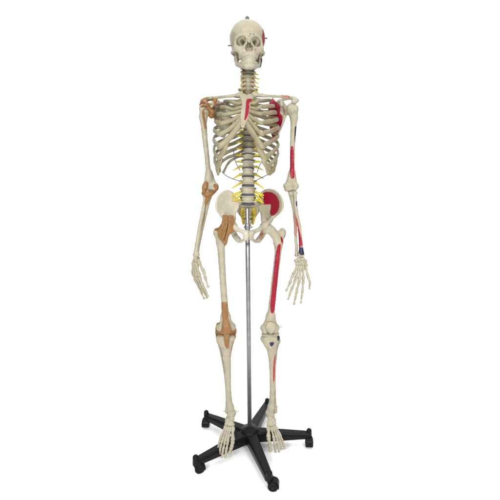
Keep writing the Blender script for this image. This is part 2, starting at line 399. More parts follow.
for i, nm in enumerate(LV):
    c = VC[i]; u, bk = vert_frame(i); x = _v((1, 0, 0))
    gap = np.linalg.norm(VC[min(i + 1, 23)] - VC[i]) if i < 23 else np.linalg.norm(VC[23] - VC[22])
    gu = np.linalg.norm(VC[i] - VC[i - 1]) if i else gap
    b = Blob(.0014)
    p = lambda a, d, h: c + x * a + bk * d + u * h
    ax = [x, bk, u]
    if nm[0] == 'C':
        w = .0105 if i > 1 else .012; hh = .0060
        if i != 0:
            for h in (-.42, .42): b.ball(p(0, 0, h * 2 * hh * .8), (w, .0085, .0036), ax=ax, k=.004)
            b.ball(p(0, 0, 0), (w * .86, .0078, hh), ax=ax, k=.004)
        for s in (-1, 1):
            b.tube([p(s * .006, .004, 0), p(s * .019, .002, -.001), p(s * .0250, -.002, -.003)], [.0045, .0060, .0050], k=.003)
            b.ball(p(s * .018, .012, 0), (.0062, .0062, .0075), ax=ax, k=.004)
            b.cone(p(s * .016, .014, 0), p(0, .030, -.003), .0038, k=.003)
            if i == 0:
                b.tube([p(0, -.010, 0), p(s * .012, -.005, 0), p(s * .019, .004, 0)], [.0045, .005, .007], k=.003)
        b.cone(p(0, .028, -.003), p(0, .042, -.008), .004, .005, k=.004)
    else:
        lum = nm[0] == 'L'; t = (i - 7) / 16
        w = .0135 + .0155 * t; dp = .012 + .0065 * t; hb = gap * .5 * (.88 if lum else .86)
        for h in (-1, 1):
            b.ball(p(0, 0, h * hb * .70), (w, dp, hb * .36), ax=ax, k=.004)
        b.ball(p(0, 0, 0), (w * .88, dp * .88, hb * 1.0), ax=ax, k=.003)
        for s in (-1, 1):
            b.cone(p(s * w * .6, dp * .6, hb * .2), p(s * .014, dp + .010, 0), .0048, .005, k=.004)
            b.ball(p(s * .0135, dp + .012, -hb * .4), (.006, .006, hb * .9), ax=ax, k=.004)
            if lum: b.tube([p(s * .014, dp + .008, 0), p(s * .028, dp + .008, .002), p(s * (.036 - .002 * (i - 19)), dp + .010, .003)], [.0055, .0042, .0045], k=.004)
            else: b.tube([p(s * .013, dp + .010, 0), p(s * .024, dp + .016, .003), p(s * (.034 - .012 * max(0, (i - 14)) / 4), dp + .022, .003)], [.006, .005, .0062], k=.004)
            b.cone(p(s * .012, dp + .013, 0), p(0, dp + .022, -.004), .0048, k=.003)
        if lum: b.cone(p(0, dp + .020, -.003), p(0, dp + .042, -.006), .0095, .0095, k=.004, flat=(x, .42))
        else: b.cone(p(0, dp + .020, -.003), p(0, dp + .042, -.022), .0052, .0045, k=.004)
    marks = []
    if nm[0] == 'L':
        for _ in range(2):
            mx, mz = rng.uniform(-.4, .6) * .02, rng.uniform(-.4, .4) * hb
            mc = c + x * mx + u * mz
            marks.append(((lambda mc: lambda X, Y, Z: np.where(Y < mc[1], np.sqrt((X - mc[0]) ** 2 + (Z - mc[2]) ** 2) - .0009, 1.))(mc), (.05, .04, .05)))
    if nm == 'L4': marks.append((dot(254.7, 192.8, c[1] - .02, .0022), RED))
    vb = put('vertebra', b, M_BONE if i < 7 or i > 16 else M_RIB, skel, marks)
    # the disc below it
    if 1 <= i <= 23:
        d = Blob(.0012)
        if i < 23: m = (VC[i] + VC[i + 1]) / 2; uu = VC[i] - VC[i + 1]
        else: m = VC[23] - u * gap * .56; uu = u
        uu = uu / np.linalg.norm(uu); bb = np.cross(uu, x); bb = bb if bb[1] > 0 else -bb
        if i < 7: d.ball(m, (.0098, .008, .0022), ax=[x, bb, uu])
        else:
            t = (i - 7) / 16
            d.cone(m - uu * .0006, m + uu * .0006, 1e-4) if False else None
            d.ball(m, ((.0135 + .0155 * t) * 1.01, (.012 + .0065 * t) * 1.05, gap * .185), ax=[x, bb, uu])
        put('intervertebral_disc', d, M_BONE if i < 7 else M_DISC, vb)
    # nerve roots
    def nerve(pts, rad, mat=M_NERVE): link('nerve_root', *sweep(pts, rad, 4, 8), mat, vb)
    if 2 <= i <= 6:
        for s in (-1, 1):
            z = -gu * .35
            L_ = (.025 if s < 0 else .039) + .004 * (i % 2)
            nerve([p(s * .010, .006, z), p(s * .019, .001, z), p(s * L_, -.004, z - .006)], [.0036, .0036, .0024])
    elif 7 <= i <= 13:
        for s in (-1, 1):
            nerve([p(s * w * .7, dp * .8, -gap * .5), p(s * (w + .010), dp * .7, -gap * .52), p(s * (w + .020), dp * .9, -gap * (.5 + .3 * rng.random()))], [.0034, .0036, .0026])
    elif 14 <= i <= 18:
        for s in (-1, 1):
            nerve([p(s * w * .7, dp * .8, -gap * .45), p(s * (w + .010), dp * .3, -gap * .46), p(s * (w + .027), dp * .4, -gap * (.42 + .1 * rng.random()))], [.0044, .0046, .0028])
    elif i >= 19:
        for s in (-1, 1):
            if i < 23:
                nerve([p(s * w * .75, dp * .8, -gap * .10), p(s * (w + .006), dp * .1, -gap * .26), p(s * (w + .020), -.006, -gap * .52), p(s * (w + .036), -.011, -gap * (.78 + .14 * rng.random()))], [.0042, .0046, .0036, .0020])
            if i == 22:
                nerve([p(s * (w + .004), dp * .1, -gap * .30), p(s * (w + .020), -.004, -gap * .36), p(s * (w + .036), -.008, -gap * .62)], [.0042, .0042, .0032])
            if i == 23:
                nerve([p(s * w * .75, dp * .8, gap * .42), p(s * (w + .008), dp * .1, gap * .30), p(s * (w + .028), -.010, -gap * .22)], [.0048, .0052, .0040])
                nerve([p(s * w * .75, dp * .8, -gap * .12), p(s * (w + .010), -.002, -gap * .12), p(s * (w + .034), -.012, -gap * (.16 if s < 0 else .42))], [.0046, .0048, .0036])
    # red and blue vessels running beside the neck bones
    if 2 <= i <= 6:
        for s in (-1, 1):
            link('vertebral_artery', *sweep([p(s * .0195, -.0005, -gap * .62), p(s * .0185, -.001, -gap * .1), p(s * .0190, -.0005, gu * .42)], [.0030, .0020, .0030], 3, 8), M_VEIN, vb)

# ---------------------------------------------------------------- sternum, ribs, cartilages
YAWT = math.radians(-10)
def thor(x, y, z, c):
    """thorax point, turned a little about the spine"""
    dx, dy = x, y - c[1]
    return np.array([c[0] + dx * math.cos(YAWT) - dy * math.sin(YAWT), c[1] + dx * math.sin(YAWT) + dy * math.cos(YAWT), z])
ST = [(246.9, 94.6, -.016), (246.6, 98, -.022), (246.2, 103, -.032), (245.6, 110, -.046), (244.6, 117, -.060), (243.6, 122, -.070), (242.9, 127.5, -.078)]
STP = ats(*ST)
def st_at(py):
    ys = [s[1] for s in ST]
    return np.array([np.interp(py, ys, [p[k] for p in STP]) for k in range(3)])
def sternum():
    b = Blob(.0014)
    hw = [.0235, .0225, .0135, .0150, .0140, .0090, .0045]
    left = [(st_at(y)[0] - w, st_at(y)[2]) for (_, y, _), w in zip(ST, hw)]
    right = [(st_at(y)[0] + w, st_at(y)[2]) for (_, y, _), w in zip(ST, hw)]
    a, z = STP[0], STP[-1]
    dep = lambda X, Z: a[1] + (Z - a[2]) / (z[2] - a[2]) * (z[1] - a[1]) + (X - a[0]) * .12
    notch = [(st_at(94.6)[0] - .010, st_at(94.6)[2] + .002), (st_at(94.6)[0], st_at(94.6)[2] - .004), (st_at(94.6)[0] + .010, st_at(94.6)[2] + .002)]
    b.sheet(left[::-1] + notch + right, dep, .0032, .0018, slope=1.1)
    for py in (103, 107, 111, 115, 118.5, 122):
        c = st_at(py)
        for s in (-1, 1): b.ball(c + (s * (.0145 if py < 117 else .0105), s * .0015, 0), (.004, .0045, .004), k=.004)
    red = px_poly([(246.6, 98), (252.2, 97.2), (251.8, 99.6), (250, 102), (249, 104), (249.8, 107), (248.8, 110), (249, 113), (248, 116), (246.8, 119.5), (245.2, 121.6), (244.1, 121.0), (245, 115), (245.6, 108), (246, 102)], -.046)
    put('sternum', b, M_BONE, skel, [(red, RED), (dot(243.1, 125, -.075, .0022), (.35, .06, .05))])
sternum()
#      W     drop  xe    ye     r
RB = [(.060, .020, .038, -.004, .0052), (.090, .026, .058, -.022, .0049), (.109, .031, .071, -.036, .0048), (.119, .039, .079, -.050, .0048), (.126, .050, .085, -.062, .0049), (.130, .066, .088, -.070, .0050),
      (.131, .085, .091, -.072, .0050), (.131, .103, .096, -.063, .0050), (.129, .111, .104, -.047, .0049), (.121, .106, .108, -.022, .0047), (.110, .082, .108, .012, .0044), (.100, .058, .102, .030, .0040)]
SPY = [96.5, 103, 107, 111, 115, 118.5, 122]
ends = {}
for s in (-1, 1):
    for i, (W, dr, xe, ye, r) in enumerate(RB):
        c = VC[7 + i]; yv, zv = c[1], c[2]
        P = lambda x, y, f: thor(s * x, y, zv - dr * f, c)
        if i == 11:
            pts = [P(.018, yv + .014, -.12), P(.038, yv + .030, -.16), P(.064, yv + .030, -.02), P(.088, yv + .016, .34), P(.102, yv - .014, 1)]
        else:
            back = yv + (.034 if 1 < i < 10 else .026)
            ym = .5 * (yv + ye)
            pts = [P(.016, yv + .010, -.06), P(.036, yv + .024, -.02), P(.40 * W + .012, back, .10), P(.80 * W, back - .22 * (back - ye), .28), P(.985 * W, back - .45 * (back - ye), .50), P(.5 * (.98 * W + xe) + .005, back - .80 * (back - ye), .80), P(xe, ye, 1)]
        cen = np.array([c[0], .5 * (yv + ye), zv])
        def up(t, p, cen=cen, i=i):
            o = p - cen; o[2] = 0; o /= max(np.linalg.norm(o), 1e-6)
            if i < 2: return _v((0, 0, .35)) + o * (.9 if i == 0 else .4)
            return _v((0, 0, 1)) - .15 * o
        V, Fc = sweep(pts, [r * .85, r * .8, r * .95, r, r * .95, r, r * 1.1], 6, 14, up, 1.66 if 0 < i < 10 else 1.5, .012)
        pt = None
        if s > 0 and 2 <= i <= 7:
            zt = pts[-3][2]
            pt = [((lambda a, b_: lambda X, Y, Z: np.sqrt((X - a[0]) ** 2 + (Y - a[1]) ** 2 + (Z - a[2]) ** 2) - .016)(pts[-2], 0), PINK)]
            pt = [((lambda a: lambda X, Y, Z: np.maximum(np.sqrt((X - a[0]) ** 2 + (Y - a[1]) ** 2 + (Z - a[2]) ** 2) - .017, a[2] + .001 - Z))(pts[-2]), PINK)]
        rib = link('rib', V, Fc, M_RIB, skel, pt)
        e = pts[-1]; t = e - pts[-2]; t /= np.linalg.norm(t); ends[(s, i)] = e
        if i < 7:
            sp = st_at(SPY[i]) + (s * (.022 if i == 0 else .013 if i < 6 else .008), s * .002, 0)
            if i < 3: mid = [e + t * .010, .5 * e + .5 * sp + (0, -.004, -.001 - .004 * i)]
            else:
                low = e + t * (.012 + .002 * i); mid = [low, .45 * e + .55 * sp + _v((s * -.002, -.010, -.004 - .0035 * (i - 3)))]
            cp = [e - t * .004] + mid + [sp]
            V, Fc = sweep(cp, [r * 1.12, r * 1.15, r * 1.15, r * 1.05], 7, 12, None, 1.3 if i < 4 else 1.5 if i < 6 else 2.0, .02)
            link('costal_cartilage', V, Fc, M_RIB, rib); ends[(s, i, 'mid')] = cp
        elif i < 10:
            up_ = ends[(s, i - 1, 'mid')]
            tgt = .35 * up_[1] + .65 * up_[2] + _v((0, .002, -.006)) if i == 7 else .5 * up_[1] + .5 * up_[2] + _v((0, .002, -.005))
            cp = [e - t * .004, e + t * .014, .45 * (e + t * .02) + .55 * tgt + _v((0, -.002, -.008)), tgt]
            V, Fc = sweep(cp, [r * 1.1, r * 1.1, r * 1.15, r * .9], 7, 12, None, 2.1, .02)
            link('costal_cartilage', V, Fc, M_RIB, rib); ends[(s, i, 'mid')] = cp
# grey nerve wires from the lower ribs to the spine
for pts in ([(222.2, 172.2, -.01), (226, 175.5, .0), (232, 178.6, .012), (239.5, 181, .024)], [(233.6, 148, .02), (234, 156, .015), (236, 163, .015), (240, 170.5, .02)],
            [(274.6, 170.5, -.01), (270, 173.5, .0), (264, 176.5, .012), (256, 180.5, .024)], [(263, 160.5, .0), (259.5, 165.5, .01), (257.3, 172, .02)]):
    link('intercostal_nerve', *sweep(ats(*pts), [.0018] * 4, 5, 7), M_WIRE, skel)

# ---------------------------------------------------------------- clavicles and scapulae
def clavicle(pts, rad, paint=None):
    b = Blob(.0014); b.tube(ats(*pts), rad, k=.004, n=4, flat=((0, 0, 1), .92)); b.ball(at(*pts[0]), (.011, .010, .0095), k=.008)
    b.ball(at(*pts[-1]), (.011, .011, .006), k=.008); put('clavicle', b, M_BONE, skel, paint)
clavicle([(239.8, 94.8, -.014), (233.5, 95.6, -.026), (226, 96.5, -.018), (218, 97.3, .008), (211, 98.2, .03)], [.0085, .0062, .0056, .0056, .007])
clavicle([(254.2, 94.6, -.016), (262, 95.6, -.026), (270, 96.0, -.016), (279, 96.4, .008), (288, 97.3, .03)], [.0085, .0062, .0056, .0056, .007],
         [(px_poly([(281, 95), (284, 94.6), (289, 96), (289.5, 98), (286, 97.6), (281, 96.6)], .02), (.36, .10, .09)), (dot(289, 96.9, .02, .002), RED)])
def scapula(s, out, gl, cor, acr, red=None):
    """out: outline (px, py); s = -1 on the image left; shallow plate hugging the ribs"""
    b = Blob(.0016)
    P = [(p[0], p[2]) for p in (at(x, y, .075) for x, y in out)]
    g = at(*gl); gx = g[0]
    def dep(X, Z): 
        dist = s * (gx - X)                                   # distance medial of the socket
        return g[1] + .006 + .56 * np.clip(dist, -.02, .2) - 2.0 * np.clip(dist, 0, .2) ** 2 * .9 + .0 * Z
    b.sheet(P, dep, .0026, .0012, slope=1.12, ypad=.05)
    mb = at(out[-1][0], out[-1][1], .075)
    # thick lateral border, socket, coracoid hook, spine and acromion
    lat = [(x, y) for x, y in out[:4]]
    lp = []
    for x, y in lat:
        q = at(x, y, .07); q[1] = float(dep(q[0], q[2])); lp.append(q)
    b.tube(lp, [.0075, .0062, .0055, .0055], k=.006)
    b.ball(g, (.010, .0145, .0185), k=.008)
    cr = ats(*cor); b.tube(cr, [.0075, .0065, .0060], k=.006)
    b.cone(g, cr[0], .009, .008, k=.006)
    ac = ats(*acr)
    b.tube(ac, [.0085, .0110, .0150, .0120], k=.006, flat=((0, 0, 1), .6))
    sp0 = at(out[-2][0], out[-2][1] + 6, .12); sp0[1] = float(dep(sp0[0], sp0[2])) + .006
    b.tube([sp0, .5 * (sp0 + ac[0]) + (0, .02, .006), ac[0]], [.005, .006, .0075], k=.006)
    return put('scapula', b, M_BONE, skel, red)
scapula(-1, [(212, 110), (215.5, 119), (219, 128), (222, 136), (224, 138), (228, 130), (230.5, 119), (231.5, 106), (227, 101.5), (221, 102), (215, 104)],
        (211.5, 110, .052), [(213, 105.5, .04), (212.6, 103, .015), (211.6, 106.2, -.004)], [(218, 101.5, .085), (209, 98.5, .085), (204.5, 100.5, .06), (205, 101.5, .038)])
redsc = px_poly([(271.3, 97), (274, 100.5), (277.5, 103), (280.6, 107), (279.6, 114), (282, 116), (282.2, 122), (279.5, 129), (276, 136), (268, 140), (262, 130), (261, 110), (264, 100)], .078)
scapula(1, [(286.5, 110.5), (283.5, 120), (280, 129), (276, 137), (273.5, 139), (270.5, 131), (269.0, 119), (268.5, 106), (270, 101.5), (273, 97.6), (277, 102.5), (282.5, 105)],
        (287, 110.5, .052), [(284, 106, .04), (281.5, 101.8, .015), (281.5, 104.8, -.004)], [(279, 101, .085), (290, 97.8, .085), (295.2, 100, .06), (294, 102.5, .038)], [(lambda X, Y, Z: np.where(Y > .045, redsc(X, Y, Z), 1.), RED)])

# ---------------------------------------------------------------- arm bones
def humerus(s, head, shaft, ep, paint=None):
    b = Blob(.0016)
    H = at(*head); S = ats(*shaft); E = at(*ep); m = -s                       # m = towards the body
    b.tube(S, [.0150, .0118, .0102, .0096, .0100, .0115], k=.008, n=4)
    b.ball(H, (.0205, .021, .0215), k=.006)
    b.ball(H + (s * .0175, -.004, -.003), (.0115, .014, .017), k=.010)        # greater tubercle
    b.ball(H + (s * .004, -.019, -.012), (.0065, .007, .012), k=.008)         # lesser tubercle
    b.cone(H + (s * .003, 0, -.012), S[0], .018, .0150, k=.010)
    b.tube([H + (s * .0085, -.0215, -.004), H + (s * .0075, -.0205, -.025), H + (s * .006, -.0165, -.06)], [.0022] * 3, k=.003, cut=True)
    b.cone(S[-1], E + (m * .014, 0, .008), .0105, .0085, k=.010, flat=((0, 1, 0), .7)); b.cone(S[-1], E + (-m * .014, 0, .008), .0105, .0085, k=.010, flat=((0, 1, 0), .7))
    b.cone(S[-1] + (0, 0, .020), E + (m * .020, .003, .010), .0095, .0105, k=.012, flat=((0, 1, 0), .6)); b.cone(S[-1] + (0, 0, .016), E + (-m * .017, .002, .008), .0095, .0105, k=.012, flat=((0, 1, 0), .6))
    b.ball(E + (m * .0265, .005, .011), (.0085, .0085, .0090), k=.008); b.ball(E + (-m * .0215, .003, .010), (.0075, .008, .0095), k=.008)
    b.cone(E + (m * .020, -.002, -.002), E + (-m * .002, -.002, .000), .0118, .0092, k=.005); b.ball(E + (-m * .0135, -.006, .0005), .0108, k=.005)
    b.ball(E + (m * .007, -.013, .020), (.010, .007, .008), k=.006, cut=True)
    return put('humerus', b, M_BONE, skel, paint)
hl = humerus(-1, (206.5, 108.5, .042), [(203.2, 117, .044), (204, 128, .046), (205.2, 142, .050), (207, 157, .054), (208.2, 170, .056), (209.2, 178, .055)], (210, 188.3, .052))
hr = humerus(1, (291.2, 108.8, .042), [(294, 117, .044), (293.4, 128, .046), (292.6, 142, .050), (292.4, 157, .054), (292.3, 170, .056), (291.8, 178, .055)], (291.6, 188.5, .052),
             [(px_poly([(290.6, 148), (292, 145.5), (293.8, 147), (294.2, 165), (295, 178.5), (290.4, 179), (289.8, 165)], .04, .056), RED), (px_poly([(294.3, 127), (296.5, 126), (296.5, 143), (294.2, 142)], .045), NAVY),
              (px_poly([(294.6, 168), (297.5, 176), (297, 182), (295, 177)], .05), (.36, .14, .11)), (dot(297.3, 190, .05, .0028), NAVY), (px_poly([(296.2, 105.5), (299, 108), (298.6, 111), (296.6, 108.5)], .04), (.36, .20, .16))])
# brown shoulder, elbow, hip and knee ligaments of the image-left side
def lig(name, parent, fn, res=.0015):
    b = Blob(res); fn(b); return put(name, b, M_LIG, parent)
def sh(b):
    b.ball(at(211.4, 112.8, .040), (.0135, .019, .022), k=.006)
    b.tube(ats((206.5, 104.5, .022), (209.5, 108, .020), (212.5, 112, .022)), [.006, .009, .010], k=.006)
    b.tube(ats((201.2, 107.2, .030), (205, 105.2, .015), (209.6, 105.8, .012)), [.0055, .0070, .0055], k=.006, flat=((0, 0, 1), .7))
    b.tube(ats((200.5, 104.8, .050), (203, 101, .036), (207.5, 99.2, .034), (212, 98.8, .030)), [.0055, .0075, .0075, .006], k=.005)
    b.tube(ats((204.5, 102.6, .028), (208.2, 103.8, .008), (211.2, 105, -.004)), [.005, .0052, .0055], k=.005)
    b.tube(ats((213.4, 98.4, .020), (214.4, 101.5, .016), (213.6, 105, .008)), [.0065, .0055, .0065], k=.005)
    b.tube(ats((216.8, 98.2, .016), (214.5, 102.5, .014)), [.005, .005, .0055], k=.005)
    b.tube(ats((213.8, 105.2, .006), (217, 104.6, .018), (220, 104.8, .034)), [.0045, .0035, .0035], k=.005)
def biceps(b): b.tube(ats((208.8, 108.2, .014), (204.6, 109.4, .0175), (203.1, 113, .020), (204.0, 120, .028), (205.2, 127.8, .0345)), [.0036, .0036, .0036, .0040, .0036], k=.003, n=6)
lig('shoulder_ligament', hl, sh); lig('biceps_tendon', hl, biceps)
def el(b):
    E = at(210, 188.3, .052)
    b.tube(ats((206.2, 183.4, .040), (204.8, 187, .036), (204.6, 190.2, .040)), [.0085, .0115, .0085], k=.006, flat=((0, 1, 0), .6))
    b.tube(ats((215.0, 185.4, .046), (216.3, 187.6, .046), (214.8, 191.5, .046)), [.0065, .0095, .006], k=.006)
    b.tube(ats((203.6, 193.4, .038), (207, 194.2, .030), (210.6, 193.6, .030), (214.2, 191.8, .040)), [.0085, .0120, .0105, .0065], k=.006)
    b.tube(ats((204.2, 190, .040), (203.8, 194, .040)), [.006, .0055, .006], k=.005)
    b.tube(ats((208.6, 197, .034), (206.6, 201, .036), (204.8, 204.4, .038)), [.0085, .0075, .0065], k=.006)
lig('elbow_ligament', hl, el)

def radius_ulna(s, R, U, paintR=None, paintU=None):
    """s = side; R and U lists of landmarks from the elbow to the wrist"""
    b = Blob(.0014); P = ats(*R)
    b.tube(P, [.0085, .0068, .0072, .0074, .0074, .0085, .0115], k=.005, n=4); b.ball(P[0], (.0122, .0122, .0075), k=.004); b.ball(P[-1], (.0140, .0105, .010), k=.006)
    r = put('radius', b, M_BONE, skel, paintR)
    b = Blob(.0014); P = ats(*U)
    b.tube(P, [.0110, .0108, .0085, .0070, .0062, .0058, .0068], k=.005, n=4)
    b.ball(P[0] + (0, .010, .010), (.0115, .0115, .0135), k=.008); b.ball(P[0] + (0, -.012, -.002), (.0120, .0085, .0090), k=.008)
    b.ball(P[-1], (.0085, .0085, .0075), k=.004)
    u = put('ulna', b, M_BONE, skel, paintU); return r, u
rl, ul = radius_ulna(-1, [(204.8, 194, .042), (204.6, 201, .040), (202.6, 213, .028), (200, 226, .016), (198.0, 238, .006), (196.6, 248, .000), (196.3, 254.5, -.004)],
                     [(210.8, 193, .055), (207.8, 201, .054), (205.3, 213, .048), (202.6, 226, .040), (200.2, 238, .030), (198.2, 248, .022), (197.2, 254.5, .020)])
lig('interosseous_membrane', rl, lambda b: b.tube(ats((204.0, 208, .040), (203.6, 214, .036), (202.3, 221, .030), (200.8, 228, .025)), [.0030, .0050, .0054, .0026], k=.003))
radius_ulna(1, [(295.0, 192.9, .042), (295.4, 202, .036), (296.8, 214, .024), (299.2, 226, .012), (300.4, 238, .004), (301, 247, -.002), (301.2, 254.5, -.006)],
            [(290.8, 193.2, .055), (293.2, 202, .052), (294.8, 214, .040), (295.6, 226, .030), (295.8, 238, .020), (296.4, 247, .012), (296.6, 255, .008)],
            [(px_poly([(295.6, 201.5), (297.4, 201), (298, 206), (296, 206.5)], .03), NAVY), (px_poly([(294, 218), (297.4, 217), (299.6, 232), (299.8, 247), (297.8, 247), (296, 232)], .012), (.33, .07, .06)),
             (px_poly([(297.2, 229), (299.4, 229), (302.8, 246), (297.8, 246)], .004), RED), (px_poly([(297.6, 246.8), (303.2, 246.8), (304.4, 254), (299.2, 255)], -.002), NAVY)],
            [(px_poly([(293, 212), (295, 212), (296.4, 236), (294, 236)], .03, .034), (.34, .14, .10)), (dot(295, 255.5, .008, .003), (.16, .10, .05))])

# ---------------------------------------------------------------- hands
def small_bone(b, a, c, r, k=.002):
    a, c = _v(a), _v(c); d = c - a
    b.tube([a, a + d * .18, a + d * .5, a + d * .82, c], [r * 1.15, r * .90, r * .62, r * .84, r * 1.10], k=k, n=2)
def hand(carp, fingers, rs):
    b = Blob(.0013)
    for px, py, Y, r in carp: b.ball(at(px, py - .5, Y), (r * 1.30, r * 1.15, r * 1.32), k=.0028)
    h = put('hand', b, M_BONE, skel)
    for f, r in zip(fingers, rs):
        P = ats(*f)
        for j in range(len(P) - 1):
            d = P[j + 1] - P[j]; n = d / np.linalg.norm(d)
            if j == 0: P[0] = P[0] - n * .0045
            bb = Blob(.0011); rr = 1.1 * r * (1.10, 1.0, .86, .70)[j if len(P) > 4 else (0, 1, 3)[j] if len(P) == 4 else j]
            small_bone(bb, P[j] + n * rr * .85, P[j + 1] - n * rr * .95, rr)
            if j == len(P) - 2: bb.ball(P[-1] - n * rr * .7, (rr * 1.15, rr * .8, rr * .9), k=.002)
            put('metacarpal' if j == 0 else 'finger_bone', bb, M_BONE, h)
# image-left hand, seen from its thumb edge
hand([(195.6, 258.2, -.004, .0075), (198.0, 258.8, .008, .0070), (196.8, 261.2, -.002, .0078), (198.8, 262.0, -.016, .0062), (194.6, 261.0, .010, .0070), (197.6, 262.6, .014, .0062)],
     [[(199.2, 263, -.022), (203.6, 271, -.050), (205.6, 279, -.062), (208.2, 287.8, -.068)],
      [(196.6, 263.4, -.012), (199.4, 276.5, -.030), (203.0, 286, -.040), (206, 291.4, -.042), (208.2, 296.8, -.040)],
      [(195.2, 263.4, -.004), (197.2, 277, -.014), (201.6, 288, -.022), (204.6, 293.5, -.024), (207.2, 298.4, -.022)],
      [(193.8, 263.2, .006), (194.6, 276, .002), (198.6, 287, -.002), (201.4, 293, -.004), (204.2, 299.2, -.004)],
      [(193.0, 262.8, .015), (192.2, 273, .018), (195.4, 281, .018), (198.0, 286, .016), (200.6, 291, .014)]],
     [.0060, .0056, .0056, .0053, .0048])
# image-right hand, back of the hand to the viewer
hand([(296.0, 261.4, -.004, .0068), (299.0, 259.8, -.006, .0080), (302.6, 259.6, -.004, .0075), (305.2, 261.8, .0, .0068), (297.2, 264.6, -.012, .0066), (300.4, 264.0, -.012, .0072), (303.4, 264.6, -.010, .0068), (306.0, 265.4, -.004, .0062)],
     [[(297.4, 266.4, -.018), (293.0, 274.8, -.038), (289.6, 283.6, -.050), (286.0, 291.2, -.056)],
      [(299.4, 266.4, -.016), (295.6, 279.2, -.036), (291.6, 289.2, -.046), (289.6, 294.6, -.044), (288.0, 299.8, -.040)],
      [(301.2, 266.4, -.016), (299.2, 280.8, -.034), (296.6, 292, -.044), (295.2, 298.2, -.042), (293.8, 304.6, -.038)],
      [(303.2, 266.6, -.014), (303.2, 280.6, -.028), (302.4, 291.4, -.036), (301.6, 297.2, -.034), (300.8, 303.4, -.030)],
      [(305.6, 267, -.008), (308.0, 276.6, -.018), (310.0, 281.8, -.024), (309.8, 285.4, -.020), (309.4, 289.2, -.014)]],
     [.0060, .0056, .0058, .0055, .0050])

# ---------------------------------------------------------------- pelvis
def hip_bone(s, out, dl, landmarks, paint=None):
    """out: outline of the blade as seen from the front; dl = (px at front edge, Y, px at back edge, Y)"""
    b = Blob(.0016)
    P = [(p[0], p[2]) for p in (at(x, y, .0) for x, y in out)]
    xa, xb = at(dl[0], 200, dl[1])[0], at(dl[2], 200, dl[3])[0]
    zc = at(dl[0], 203, 0)[2]
    def dep(X, Z):
        t = np.clip((X - xa) / (xb - xa), -.1, 1.1)
        return dl[1] + (dl[3] - dl[1]) * t + landmarks.get('cup', .020) * np.sin(np.pi * np.clip(t, 0, 1)) + .14 * (Z - zc)
    b.sheet(P, dep, lambda X, Z: .0024, .0012, slope=1.75, ypad=.05)
    # rounded rim along the crest
    rim = []
    for x, y in out[:landmarks['rim']]:
        q = at(x, y, 0); q[1] = float(dep(q[0], q[2])); rim.append(q)
    b.tube(rim, [.0045] * len(rim), k=.004, n=3)
    A = at(*landmarks['acetabulum'])
    for pts, rad in landmarks['bars']:
        b.tube(ats(*pts), rad, k=.014, n=4)
    b.ball(A, (.025, .026, .026), k=.010)
    b.ball(A + (s * .016, -.006, -.006), .0245, k=.003, cut=True)
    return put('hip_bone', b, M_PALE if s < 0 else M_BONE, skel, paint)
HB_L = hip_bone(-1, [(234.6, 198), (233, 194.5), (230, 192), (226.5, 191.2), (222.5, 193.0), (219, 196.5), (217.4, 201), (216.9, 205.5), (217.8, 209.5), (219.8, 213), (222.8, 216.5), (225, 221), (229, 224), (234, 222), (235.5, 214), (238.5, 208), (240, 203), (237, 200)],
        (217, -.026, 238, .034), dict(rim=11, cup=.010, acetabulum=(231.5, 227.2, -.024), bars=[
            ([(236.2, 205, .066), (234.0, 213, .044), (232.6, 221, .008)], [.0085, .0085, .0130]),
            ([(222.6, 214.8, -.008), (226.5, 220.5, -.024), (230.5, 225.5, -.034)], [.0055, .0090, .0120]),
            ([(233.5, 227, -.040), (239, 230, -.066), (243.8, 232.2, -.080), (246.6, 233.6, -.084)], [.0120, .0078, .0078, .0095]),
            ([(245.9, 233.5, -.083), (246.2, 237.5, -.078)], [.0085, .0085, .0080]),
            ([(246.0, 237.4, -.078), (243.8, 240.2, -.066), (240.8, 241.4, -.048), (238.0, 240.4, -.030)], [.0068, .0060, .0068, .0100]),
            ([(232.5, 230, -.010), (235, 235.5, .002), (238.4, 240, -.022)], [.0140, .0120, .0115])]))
HB_R = hip_bone(1, [(260.0, 198), (261.3, 194.2), (265, 191), (270, 189.9), (274.6, 191.0), (278, 194.2), (280.6, 199), (281.4, 204), (280.4, 209), (277.6, 213), (274.0, 216.4), (271.4, 221), (266, 225), (262.5, 222), (261.4, 214), (258.6, 208.5), (256.4, 204), (258, 201)],
        (281, -.050, 259.5, .058), dict(rim=11, acetabulum=(265.6, 227.6, -.024), bars=[
            ([(259.6, 205, .070), (262.4, 213, .046), (264.2, 221, .008)], [.0085, .0085, .0130]),
            ([(274.0, 214.4, -.006), (270.4, 221, -.024), (266.6, 225.5, -.036)], [.0055, .0085, .0120]),
            ([(263.6, 227, -.042), (258, 230, -.066), (253.2, 232.2, -.080), (250.4, 233.6, -.084)], [.0120, .0078, .0078, .0095]),
            ([(251.1, 233.5, -.083), (250.8, 237.5, -.078)], [.0085, .0085, .0080]),
            ([(251.0, 237.4, -.078), (253.2, 240.2, -.066), (256.2, 241.4, -.048), (259.0, 240.4, -.030)], [.0068, .0060, .0068, .0100]),
            ([(264.5, 230, -.010), (262, 235.5, .002), (258.6, 240, -.022)], [.0140, .0120, .0115])]),
        [((lambda f: lambda X, Y, Z: np.where(Y > -.046, f(X, Y, Z), 1.))(px_poly([(262.8, 193.2), (267, 191.8), (272, 192.2), (276, 195), (278.7, 201), (278.4, 207.5), (276.2, 212.5), (273.2, 215.4), (270.6, 215.6), (270.0, 212), (271.2, 207), (270.9, 204.2), (268, 204.8), (264.4, 205), (263.6, 199)], .0, .09)), RED),
         (px_poly([(261, 229.5), (263, 228), (263.6, 238), (261, 240), (259.6, 236)], -.02), (.36, .20, .13))])
